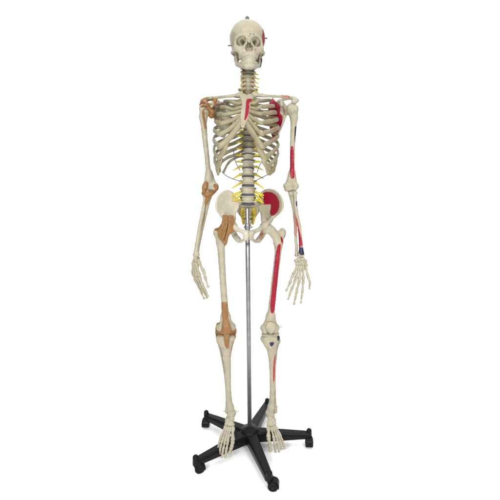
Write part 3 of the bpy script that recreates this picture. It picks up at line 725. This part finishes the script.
# keep the paint on the inner (front) face only: the back of the blade is never turned to the light here
def pubis(b): b.cone(at(248.5, 233.2, -.085), at(248.5, 237.0, -.080), .0075, .0065, flat=((1, 0, 0), .55))
b = Blob(.0013); pubis(b); put('pubic_disc', b, M_DISC, skel)
def sacrum():
    b = Blob(.0016)
    top = at(248, 203, .036); 
    out = [(234.6, 203.6), (240, 202.6), (248.2, 204), (256, 202.6), (261.6, 203.6), (260.6, 209), (257, 215), (252.6, 221), (249.6, 226), (248.2, 227), (246.6, 226), (243.8, 221), (239.5, 215), (235.8, 209)]
    P = [(p[0], p[2]) for p in (at(x, y, .05) for x, y in out)]
    zt = P[2][1]; xc = top[0]
    dep = lambda X, Z: .040 + .036 * np.sin(np.clip((zt - Z) / .085, -.2, 1.1) * 2.3) + 5.0 * (X - xc) ** 2
    b.sheet(P, dep, .006, .003, slope=1.25, ypad=.05)
    b.ball(at(248.1, 204.8, .038), (.027, .019, .011), k=.008)
    for s in (-1, 1):
        b.tube(ats((248 + s * 5, 204.5, .044), (248 + s * 8.5, 205, .056), (248 + s * 11, 206.5, .066)), [.010, .0115, .013], k=.01)
        for q in range(4):
            p = at(248.2 + s * (4.4 - .5 * q), 208.5 + 3.6 * q, .05); p[1] = float(dep(p[0], p[2])) - .008
            b.ball(p, (.0042, .012, .0036), k=.003, cut=True)
    sa = put('sacrum', b, M_BONE, skel)
    for s in (-1, 1):
        for q in range(4):
            x0, y0 = 248.2 + s * (3.6 - .25 * q), 207.5 + 2.9 * q
            a = at(x0, y0, .05); a[1] = float(dep(a[0], a[2])) - .004
            m = at(248.2 + s * (6.6 - .35 * q), y0 + 2.6, .05); m[1] = float(dep(m[0], m[2])) - .014
            e = at(248.2 + s * (7.2 - .85 * q), y0 + 6.8 + .5 * q, .05); e[1] = float(dep(e[0], e[2])) - .014
            link('sacral_nerve', *sweep([a, m, e], [.0046, .0056, .0042], 5, 9, None, 1.2), M_SACN, sa)
    c = Blob(.0014)
    c.tube(ats((248.1, 226, .070), (248.0, 228.6, .062), (248, 230.5, .052)), [.0080, .0060, .0040], k=.004)
    put('coccyx', c, M_BONE, sa)
sacrum()

# ---------------------------------------------------------------- thigh bones
def femur(s, head, gt, shaft, knee, paint=None):
    """knee: (px, py, Y) centre between the condyles"""
    b = Blob(.0017)
    H = at(*head); G = at(*gt); S = ats(*shaft); K = at(*knee); m = -s
    b.ball(H, .0225, k=.004); b.cone(H, .35 * H + .65 * (.5 * G + .5 * S[0]), .0145, .0165, k=.008)
    b.ball(G, (.0125, .017, .017), k=.012); b.cone(G, S[0], .0150, .0160, k=.012); b.cone(H + (s * .02, 0, -.006), S[0], .015, .0165, k=.012)
    b.ball(S[0] + (m * .014, .010, -.002), (.008, .009, .010), k=.010)
    b.tube(S, [.0165, .0142, .0132, .0132, .0140, .0165], k=.006, n=5)
    b.cone(S[-1], K + (m * .020, .002, .004), .0150, .0180, k=.016); b.cone(S[-1], K + (s * .019, .002, .004), .0150, .0175, k=.016)
    b.ball(K + (m * .0215, .004, -.004), (.0165, .027, .0195), k=.008); b.ball(K + (s * .0205, .004, -.004), (.0165, .027, .0190), k=.008)
    b.ball(K + (m * .033, .004, .004), (.007, .011, .011), k=.008); b.ball(K + (s * .033, .004, .003), (.006, .010, .010), k=.008)
    b.ball(K + (0, .020, -.016), (.0085, .022, .018), k=.006, cut=True)
    return put('femur', b, M_BONE, skel, paint)
FL = femur(-1, (231.8, 227.8, -.026), (217.4, 232.4, .0), [(220.8, 243, -.014), (221.4, 255, -.020), (222.4, 272, -.026), (223.6, 290, -.030), (224.8, 306, -.030), (225.6, 317, -.028)], (226, 328, -.022))
FR = femur(1, (266.6, 228, -.026), (282.2, 232.6, .0), [(278.6, 243, -.014), (277.8, 255, -.020), (275.6, 272, -.026), (273.6, 290, -.030), (271.8, 306, -.030), (270.6, 317, -.028)], (270.2, 328.6, -.022),
    [(px_poly([(277.2, 246), (279, 244), (281.2, 243.6), (280, 255), (278.2, 272), (276.6, 290), (275.2, 306), (274.2, 311), (272.4, 313), (270.4, 311.5), (269.9, 306), (271.6, 290), (273.6, 272), (275.6, 255)], -.034, -.012), RED),
     (px_poly([(280.2, 235.5), (281.8, 236.5), (283, 241), (281.6, 243.4), (280.6, 240)], -.012, .004), RED), (px_poly([(283.9, 235), (286.5, 234.5), (286.5, 240), (284.3, 239.4)], -.002), NAVY),
     (dot(271, 324.8, -.05, .0032), (.36, .15, .08)), (dot(271, 324.8, -.05, .0012), (.5, .46, .34)), (dot(274, 246.5, -.0, .0035, 0.02), (.2, .14, .09))])
def hipl(b):
    # two flat sheets lying over the joint, from the rim of the blade to the thigh bone
    kz = [at(226, y, -.04)[2] for y in (246, 241, 235, 228, 221, 214)]; ky = [-.034, -.038, -.045, -.0545, -.042, -.020]
    xc = at(229.5, 228, -.04)[0]
    def dep(X, Z): return np.interp(Z, kz, ky) + 6.5 * (X - xc) ** 2
    def poly(pts): return [(p[0], p[2]) for p in (at(x, y, -.042) for x, y in pts)]
    b.sheet(poly([(222.6, 215.8), (227.0, 215.6), (227.5, 220), (227.3, 226), (226.2, 229), (225.5, 233), (224.4, 236.4), (222.8, 241), (219.8, 239.6), (217.6, 235), (218.8, 230), (221.6, 225)]), dep, .0026, .0012, k=.002, slope=1.3, ypad=.03)
    b.sheet(poly([(228.2, 215.6), (233.2, 216.2), (234.2, 223), (234.6, 230.6), (232.0, 232.8), (229.6, 233.4), (227.8, 238), (227.4, 242), (225.8, 245.6), (224.4, 243.6), (224.8, 239), (226.2, 234.5), (227.4, 230), (228.6, 226), (228.4, 220)]), dep, .0028, .0012, k=.002, slope=1.3, ypad=.03)
    b.tube(ats((225.4, 221, -.044), (224.4, 228, -.057), (221.8, 235, -.046)), [.0030, .0036, .0028], k=.006); b.tube(ats((231.0, 219, -.040), (231.2, 226, -.058), (228.4, 236, -.048)), [.0030, .0036, .0028], k=.006)
    b.tube(ats((223.0, 225, -.044), (219.6, 228.6, -.030), (216.4, 229.4, -.012), (214.9, 232, -.004)), [.0075, .0062, .0056, .0045], k=.005)
    b.tube(ats((222.4, 240.4, -.038), (225.2, 244, -.035)), [.0045, .0042, .004], k=.003)
lig('hip_ligament', HB_L, hipl)

# ---------------------------------------------------------------- shin bones, kneecaps
def tibia(s, plat, shaft, ankle, paint=None):
    b = Blob(.0016); T = at(*plat); S = ats(*shaft); A = at(*ankle); m = -s
    b.ball(T + (m * .0195, .004, -.005), (.0225, .024, .0120), k=.008); b.ball(T + (s * .0195, .004, -.005), (.0215, .024, .0120), k=.008)
    b.cone(T + (0, 0, -.016), S[0], .0375, .0190, k=.010, flat=((0, 1, 0), .66)); b.ball(T + (0, -.021, -.036), (.009, .007, .014), k=.010)
    b.tube(S, [.0185, .0145, .0122, .0112, .0118, .0145], k=.006, n=4)
    b.cone(S[-1], A, .0130, .0165, k=.010); b.ball(A + (m * .013, -.002, -.007), (.0085, .012, .0125), k=.008)
    return put('tibia', b, M_BONE, skel, paint)
def fibula(pts):
    b = Blob(.0014); P = ats(*pts)
    b.tube(P, [.0080, .0052, .0050, .0052, .0058, .0080], k=.004, n=4); b.ball(P[0], (.009, .0095, .0105), k=.006); b.ball(P[-1], (.0085, .0110, .0135), k=.008)
    return put('fibula', b, M_BONE, skel)
TL = tibia(-1, (226, 336.2, -.018), [(226.6, 350, -.022), (227.4, 362, -.020), (228.2, 376, -.014), (228.6, 390, -.006), (229.4, 401, .000), (230.4, 407, .002)], (231.2, 411.5, .002))
fibula([(218.4, 340.5, .006), (220.4, 350, .008), (223.2, 364, .010), (225.4, 378, .014), (226.8, 394, .016), (227.0, 411, .012)])
TR = tibia(1, (270.4, 336.8, -.018), [(271.6, 350, -.022), (272.2, 362, -.020), (272.4, 376, -.014), (272.2, 390, -.006), (271.8, 401, .000), (271.2, 407, .002)], (270.4, 411.5, .002),
    [(px_poly([(269.4, 343), (271.5, 342.2), (274.6, 342.6), (273.6, 345.4), (271.6, 346.8), (270, 345.6)], -.045, -.03), NAVY), (px_poly([(277.4, 335), (280.8, 334), (281, 339.5), (278.2, 341.6), (277, 339)], -.03), NAVY),
     (px_poly([(274.8, 354.5), (276, 355), (275, 366), (275.2, 376), (274.3, 383.5), (273.2, 383), (273, 370), (273.6, 360)], -.032, -.012), (.30, .02, .02)), (dot(274.6, 394.6, -.012, .0032, 0.), (.28, .02, .03)),
     (px_poly([(276.4, 343), (277.6, 343), (277.2, 353), (276.6, 353)], -.02), (.34, .10, .04))])
fibula([(278.4, 341, .006), (276.6, 350, .008), (275.2, 364, .010), (274.6, 380, .014), (274.8, 396, .016), (275.4, 410.5, .012)])
b = Blob(.0014); b.ball(at(226.4, 329.6, -.052), (.0195, .009, .0200), k=.004); b.ball(at(226.4, 332.2, -.050), (.011, .0075, .014), k=.006); PL = put('kneecap', b, M_LIG, skel)
b = Blob(.0014); b.ball(at(270.8, 326.8, -.050), (.0215, .0075, .0215), k=.004); b.ball(at(270.8, 330.2, -.048), (.013, .0070, .016), k=.008)
put('kneecap', b, M_BONE, skel, [(dot(271, 324.8, -.055, .0036, -.045), (.36, .15, .08)), (dot(271, 324.8, -.055, .0016, -.045), (.5, .46, .34))])
def kneel(b):
    fl = ((0, -1, .1), .34)
    b.tube(ats((224.3, 304.6, -.0435), (224.7, 312, -.046), (225.4, 320, -.049), (226.2, 326, -.056)), [.0125, .0120, .0115, .0150], k=.003, flat=fl)
    b.ball(at(226.5, 329.8, -.058), (.0205, .0065, .0170), k=.006)
    b.tube(ats((226.6, 333, -.056), (226.8, 339, -.050), (226.9, 346.5, -.043)), [.0115, .0095, .0088], k=.004, flat=fl)
    b.tube(ats((217.2, 331.6, -.026), (221.2, 332.4, -.047), (226.4, 332.6, -.054), (231.6, 332.2, -.047), (235.6, 331.0, -.024)), [.0050, .0052, .0060, .0052, .0050], k=.005)
lig('knee_ligament', PL, kneel)
def coll(b):
    b.tube(ats((217.2, 323.5, -.014), (216.3, 331, -.016), (216.9, 339.6, -.006)), [.0035, .0045, .0035], k=.003)
    b.tube(ats((217.6, 323.6, -.022), (219.6, 322.6, -.034)), [.0025, .0025, .0022], k=.003)
def collm(b): b.tube(ats((235.2, 325.5, -.016), (235.4, 333, -.022), (233.4, 341, -.026), (231.2, 349, -.024), (230.2, 356.5, -.026)), [.0030, .0042, .0040, .0040, .0026], k=.003)
lig('knee_side_ligament', FL, coll); lig('knee_side_ligament', FL, collm)
def cart(b): 
    P = at(226, 333.6, -.020); b.ball(P + (.018, .001, .002), (.0205, .0235, .0065)); b.ball(P + (-.018, .001, .002), (.0205, .0235, .0065))
lig('knee_cartilage', TL, cart)
b = Blob(.0014); P = at(270.4, 334.4, -.020); b.ball(P + (.018, .001, .002), (.0205, .0235, .0075)); b.ball(P + (-.018, .001, .002), (.0205, .0235, .0075)); put('knee_cartilage', b, M_BONE, TR)
def pins(pts, par):
    for a, c in pts:
        link('joint_pin', *sweep([a, c], [.0012, .0012, .0017], 3, 8), M_WIRE, par)
pins([(at(278.4, 327.2, -.022), at(281.6, 326.8, -.026))], FR); pins([(at(262.5, 328.2, -.024), at(260.2, 328.8, -.026))], FR)
pins([(at(225.5, 411.2, .004), at(222.9, 411.2, .0)), (at(236, 411.4, .0), at(238.6, 411.0, -.002))], TL); pins([(at(276.4, 407.4, .004), at(278.4, 406.2, .002))], TR)

# ---------------------------------------------------------------- feet
def foot(tars, heel, toes, rs):
    b = Blob(.0014)
    for px, py, Y, r in tars: b.ball(at(px, py, Y), r, k=.0022)
    b.tube(ats(*heel), [.015, .014, .017], k=.006)
    h = put('foot', b, M_BONE, skel)
    for f, r in zip(toes, rs):
        P = ats(*f)
        for j in range(len(P) - 1):
            d = P[j + 1] - P[j]; n = d / np.linalg.norm(d); bb = Blob(.0012)
            rr = r * ((1.0, .92, .82, .80)[j] if len(P) > 3 else (1.0, .9, .85)[j])
            small_bone(bb, P[j] + n * rr * .7, P[j + 1] - n * rr * .8, rr)
            if j == len(P) - 2: bb.ball(P[-1] - n * rr * .6, (rr * 1.15, rr * .85, rr * .8), k=.002)
            put('metatarsal' if j == 0 else 'toe_bone', bb, M_BONE, h)
foot([(231.2, 414.8, -.004, (.0185, .020, .0150)), (231.6, 418.6, -.024, (.0135, .012, .0120)), (230.4, 422.2, -.034, (.0150, .010, .0085)), (227.6, 420.6, -.026, (.0105, .011, .0120)), (226.4, 423.8, -.036, (.0080, .009, .0090)), (228.6, 424.6, -.042, (.0068, .008, .0085)), (230.4, 425.2, -.044, (.0068, .008, .0080)), (232.6, 424.8, -.042, (.0090, .009, .0095))],
     [(230, 416, .012), (229, 418.5, .030), (228.6, 420.5, .048)],
     [[(232.8, 427.0, -.050), (232.8, 441.0, -.092), (231.4, 447.4, -.104), (229.0, 453.6, -.108)],
      [(230.4, 427.4, -.052), (227.8, 442.2, -.098), (226.4, 449.4, -.112), (225.7, 453.4, -.116), (225.4, 457.6, -.116)],
      [(228.6, 427.2, -.050), (225.0, 441.6, -.095), (223.2, 449.4, -.110), (222.5, 453.4, -.114), (222.0, 457.2, -.114)],
      [(227.0, 426.6, -.046), (222.6, 440.0, -.088), (220.6, 447.0, -.102), (220.0, 450.6, -.106), (219.7, 454.0, -.106)],
      [(225.6, 425.6, -.042), (220.8, 437.6, -.078), (218.9, 443.6, -.090), (218.2, 447.2, -.094), (217.8, 451.0, -.094)]],
     [.0088, .0062, .0060, .0058, .0056])
foot([(270.8, 414.6, -.004, (.0185, .020, .0150)), (270.2, 418.4, -.024, (.0130, .012, .0120)), (270.0, 422.0, -.034, (.0145, .010, .0085)), (273.0, 420.4, -.026, (.0105, .011, .0120)), (274.6, 423.4, -.036, (.0080, .009, .0090)), (272.6, 424.4, -.042, (.0068, .008, .0085)), (270.8, 425.2, -.044, (.0068, .008, .0080)), (268.6, 424.8, -.042, (.0090, .009, .0095))],
     [(271, 416, .012), (272, 418.5, .030), (272.4, 420.5, .048)],
     [[(268.4, 427.0, -.050), (268.6, 437.6, -.086), (269.8, 444.6, -.100), (270.6, 451.0, -.104)],
      [(271.0, 427.4, -.052), (274.0, 438.8, -.090), (274.8, 445.0, -.102), (275.2, 448.6, -.106), (275.6, 452.4, -.106)],
      [(272.8, 427.2, -.050), (277.0, 438.4, -.087), (278.0, 444.6, -.100), (278.6, 448.2, -.104), (279.0, 452.0, -.104)],
      [(274.2, 426.6, -.046), (279.0, 437.0, -.080), (280.6, 442.8, -.092), (281.2, 446.0, -.096), (281.6, 449.6, -.096)],
      [(275.4, 425.6, -.042), (280.2, 434.8, -.070), (282.4, 440.6, -.082), (283.6, 444.4, -.086), (284.6, 448.8, -.086)]],
     [.0088, .0060, .0058, .0056, .0054])

# ================================================================== ROLLING STAND
stand = empty('rolling_stand', (0, 0, 0), 'grey steel pole on a black five legged base with twin wheel casters, behind the feet', 'rolling stand')
def lathe(prof, seg=28, c=(0, 0, 0)):
    V, Fc = [], []
    for r, z in prof:
        for j in range(seg):
            a = 2 * math.pi * j / seg; V.append((c[0] + r * math.cos(a), c[1] + r * math.sin(a), c[2] + z))
    for i in range(len(prof) - 1):
        for j in range(seg):
            k = (j + 1) % seg; Fc.append((i * seg + j, i * seg + k, (i + 1) * seg + k, (i + 1) * seg + j))
    Fc.append(tuple(range(seg))[::-1]); Fc.append(tuple((len(prof) - 1) * seg + j for j in range(seg)))
    return V, Fc
HZ = .058
ztop = at(248.5, 207.5, 0)[2]; zcl = at(248.5, 226.5, 0)[2]
V, Fc = lathe([(.0095, HZ), (.0095, zcl), (.0088, zcl + .001), (.0080, zcl + .004), (.0080, ztop - .006), (.0066, ztop - .002), (.003, ztop)], 32)
pole = link('pole', V, Fc, M_STEEL, stand)
e = Blob(.0012); e.cone((-.012, -.002, zcl - .002), (.013, -.002, zcl - .002), .0035); e.cone((0, 0, zcl - .007), (0, 0, zcl + .004), .0118, k=.002); e.ball((.0145, -.002, zcl - .002), .0055, k=.002)
put('clamp', e, M_STEEL, pole)
hub = link('hub', *lathe([(.034, .026), (.042, .032), (.042, .078), (.038, .084), (.022, .087), (.017, .092), (.0145, .094), (.0125, .095)], 36), M_BLACK, stand)
def base_leg(ang):
    b = Blob(.002); d = _v((math.cos(ang), math.sin(ang), 0)); n = _v((-d[1], d[0], 0))
    def f(x, y, z): return d * x + n * y + _v((0, 0, z))
    # a tapered moulded beam: flat top, wide near the hub, ribbed underside
    def fn(X, Y, Z):
        l = X * d[0] + Y * d[1]; w = X * n[0] + Y * n[1]
        t = np.clip((l - .02) / .255, 0, 1)
        hw = .0255 - .0085 * t; top = .079 - .019 * t; bot = .030 + .006 * t
        qx = np.abs(l - .144) - .124; qy = np.abs(w) - hw + .35 * np.maximum(Z - (top - .012), 0); qz = np.maximum(Z - top, bot - Z)
        m = np.stack(np.broadcast_arrays(qx + .005, qy + .005, qz + .005))
        return np.sqrt((np.maximum(m, 0) ** 2).sum(0)) + np.minimum(m.max(0), 0) - .005
    e1, e2 = f(.02, 0, 0), f(.28, 0, 0)
    lo = np.minimum(e1, e2) - .03; hi = np.maximum(e1, e2) + .03; lo[2] = .028; hi[2] = .082
    b._op('add', fn, lo, hi, .003)
    tip = f(.266, 0, 0); b.cone(tip + (0, 0, .040), tip + (0, 0, .067), .0130, .0118, k=.004)
    put('base_leg', b, M_BLACK, stand)
    return tip
def caster(tip, yaw):
    d = _v((math.cos(yaw), math.sin(yaw), 0)); n = _v((-d[1], d[0], 0))       # d rolling direction, n axle
    c = tip + d * -.014; c[2] = .0205
    b = Blob(.0012)
    b.cone(tip + (0, 0, .030), tip + (0, 0, .044), .0060); b.cone(tip + (0, 0, .034), tip + (0, 0, .037), .0095, k=.002)
    b.cone(c - n * .0025, c + n * .0025, .0165, k=.003); b.cone(tip + (0, 0, .032), c + (0, 0, .010), .0085, .010, k=.006)
    # hood over the twin wheels
    def hood(X, Y, Z):
        x, y, z = X - c[0], Y - c[1], Z - c[2]
        l = x * d[0] + y * d[1]; w = x * n[0] + y * n[1]; rad = np.sqrt(l * l + z * z)
        return np.maximum(np.maximum(np.abs(rad - .0226) - .0014, np.abs(w) - .0150), -z * .9 - l * -.5 + .001)
    b._op('add', hood, c - .026, c + .026, .002)
    ca = put('caster', b, M_BLACK, stand)
    for sd in (-1, 1):
        prof = [(.004, -.0058), (.010, -.0050), (.0115, -.0064), (.0175, -.0064), (.0198, -.0044), (.0204, 0), (.0198, .0044), (.0175, .0064), (.0115, .0064), (.010, .0050), (.004, .0058)]
        V, Fc = lathe(prof, 30); A = np.array([d, _v((0, 0, 1)), n])
        V = [c + n * sd * .0105 + v[0] * A[0] + v[1] * A[1] + v[2] * A[2] for v in map(_v, V)]
        link('wheel', V, [f[::-1] for f in Fc], M_TYRE, ca)
A0 = math.radians(-2)
# casters swivel freely: each stands at its own angle
for k, yw in enumerate((85, 172, 196, 82, 78)):
    ang = A0 - k * math.radians(72)
    caster(base_leg(ang), math.radians(yw))

# ================================================================== STUDIO: white floor and curved white backdrop
def sweep_white():
    m = bpy.data.materials.new('white_studio_paper'); nt, N, L = nodes_of(m)
    out = N.new('ShaderNodeOutputMaterial'); bs = N.new('ShaderNodeBsdfPrincipled'); L.new(bs.outputs[0], out.inputs[0])
    nz = N.new('ShaderNodeTexNoise'); nz.inputs['Scale'].default_value = 4
    r = N.new('ShaderNodeValToRGB'); r.color_ramp.elements[0].color = (.93, .93, .93, 1); r.color_ramp.elements[1].color = (.95, .95, .95, 1)
    L.new(nz.outputs['Fac'], r.inputs[0]); L.new(r.outputs[0], bs.inputs['Base Color']); bs.inputs['Roughness'].default_value = .9; bs.inputs['Specular IOR Level'].default_value = .1
    return m
M_WHITE = sweep_white()
# profile along Y (front edge, floor, cove, wall) carried across X
prof = [(-4.2, 0.), (2.2, 0.)] + [(2.2 + 1.2 * math.sin(a), 1.2 - 1.2 * math.cos(a)) for a in np.linspace(0, math.pi / 2, 14)[1:]] + [(3.4, 4.6)]
V = [(x, y, z) for x in (-4.5, 4.5) for y, z in prof]; n = len(prof)
Fc = [(i, n + i, n + i + 1, i + 1) for i in range(n - 1)]
bd = link('backdrop', V, Fc, M_WHITE, None); bd['kind'] = 'structure'; bd['label'] = 'seamless white studio floor sweeping up into the backdrop'

# ================================================================== lights, world, camera
def area(name, loc, target, size, power, colr=(1, 1, 1), spread=180):
    l = bpy.data.lights.new(name, 'AREA'); l.shape = 'RECTANGLE'; l.size, l.size_y = size; l.energy = power; l.color = colr; l.spread = math.radians(spread)
    o = bpy.data.objects.new(name, l); COL.objects.link(o); o.location = loc
    o.rotation_euler = (Vector(target) - Vector(loc)).to_track_quat('-Z', 'Y').to_euler(); return o
area('softbox', (-.95, -2.9, 2.1), (0, 0, .75), (.7, .7), 80, (1, .99, .96))
area('softbox', (1.05, -2.9, 2.1), (0, 0, .75), (.7, .7), 71, (1, .99, .96))
area('overhead_softbox', (0, .8, 6.0), (0, .8, 0), (11.0, 9.0), 640, (1, 1, 1))
area('backdrop_lamp', (-2.8, 1.2, 3.6), (-2.4, 3.4, 1.0), (1.8, .6), 24)
area('backdrop_lamp', (2.8, 1.2, 3.6), (2.4, 3.4, 1.0), (1.8, .6), 24)
w = bpy.data.worlds.new('World'); SC.world = w; w.use_nodes = True
w.node_tree.nodes['Background'].inputs[0].default_value = (1, 1, 1, 1); w.node_tree.nodes['Background'].inputs[1].default_value = .04
cam = bpy.data.cameras.new('camera'); cam.sensor_width = 36; cam.lens = FPX / 500 * 36; cam.clip_start = .05; cam.clip_end = 100
co = bpy.data.objects.new('camera', cam); COL.objects.link(co); co.location = CAM; co.rotation_euler = (math.pi / 2 - PITCH, 0, -YAWC); cam.shift_x = -(PX0 - 250.) / 500; SC.camera = co
vs = SC.view_settings; SC.display_settings.display_device = 'sRGB'; vs.view_transform = 'Standard'; vs.look = 'None'; vs.exposure = 0; vs.gamma = 1; vs.use_curve_mapping = False
SC.render.engine = 'CYCLES'; SC.cycles.max_bounces = 6; SC.cycles.use_denoising = True
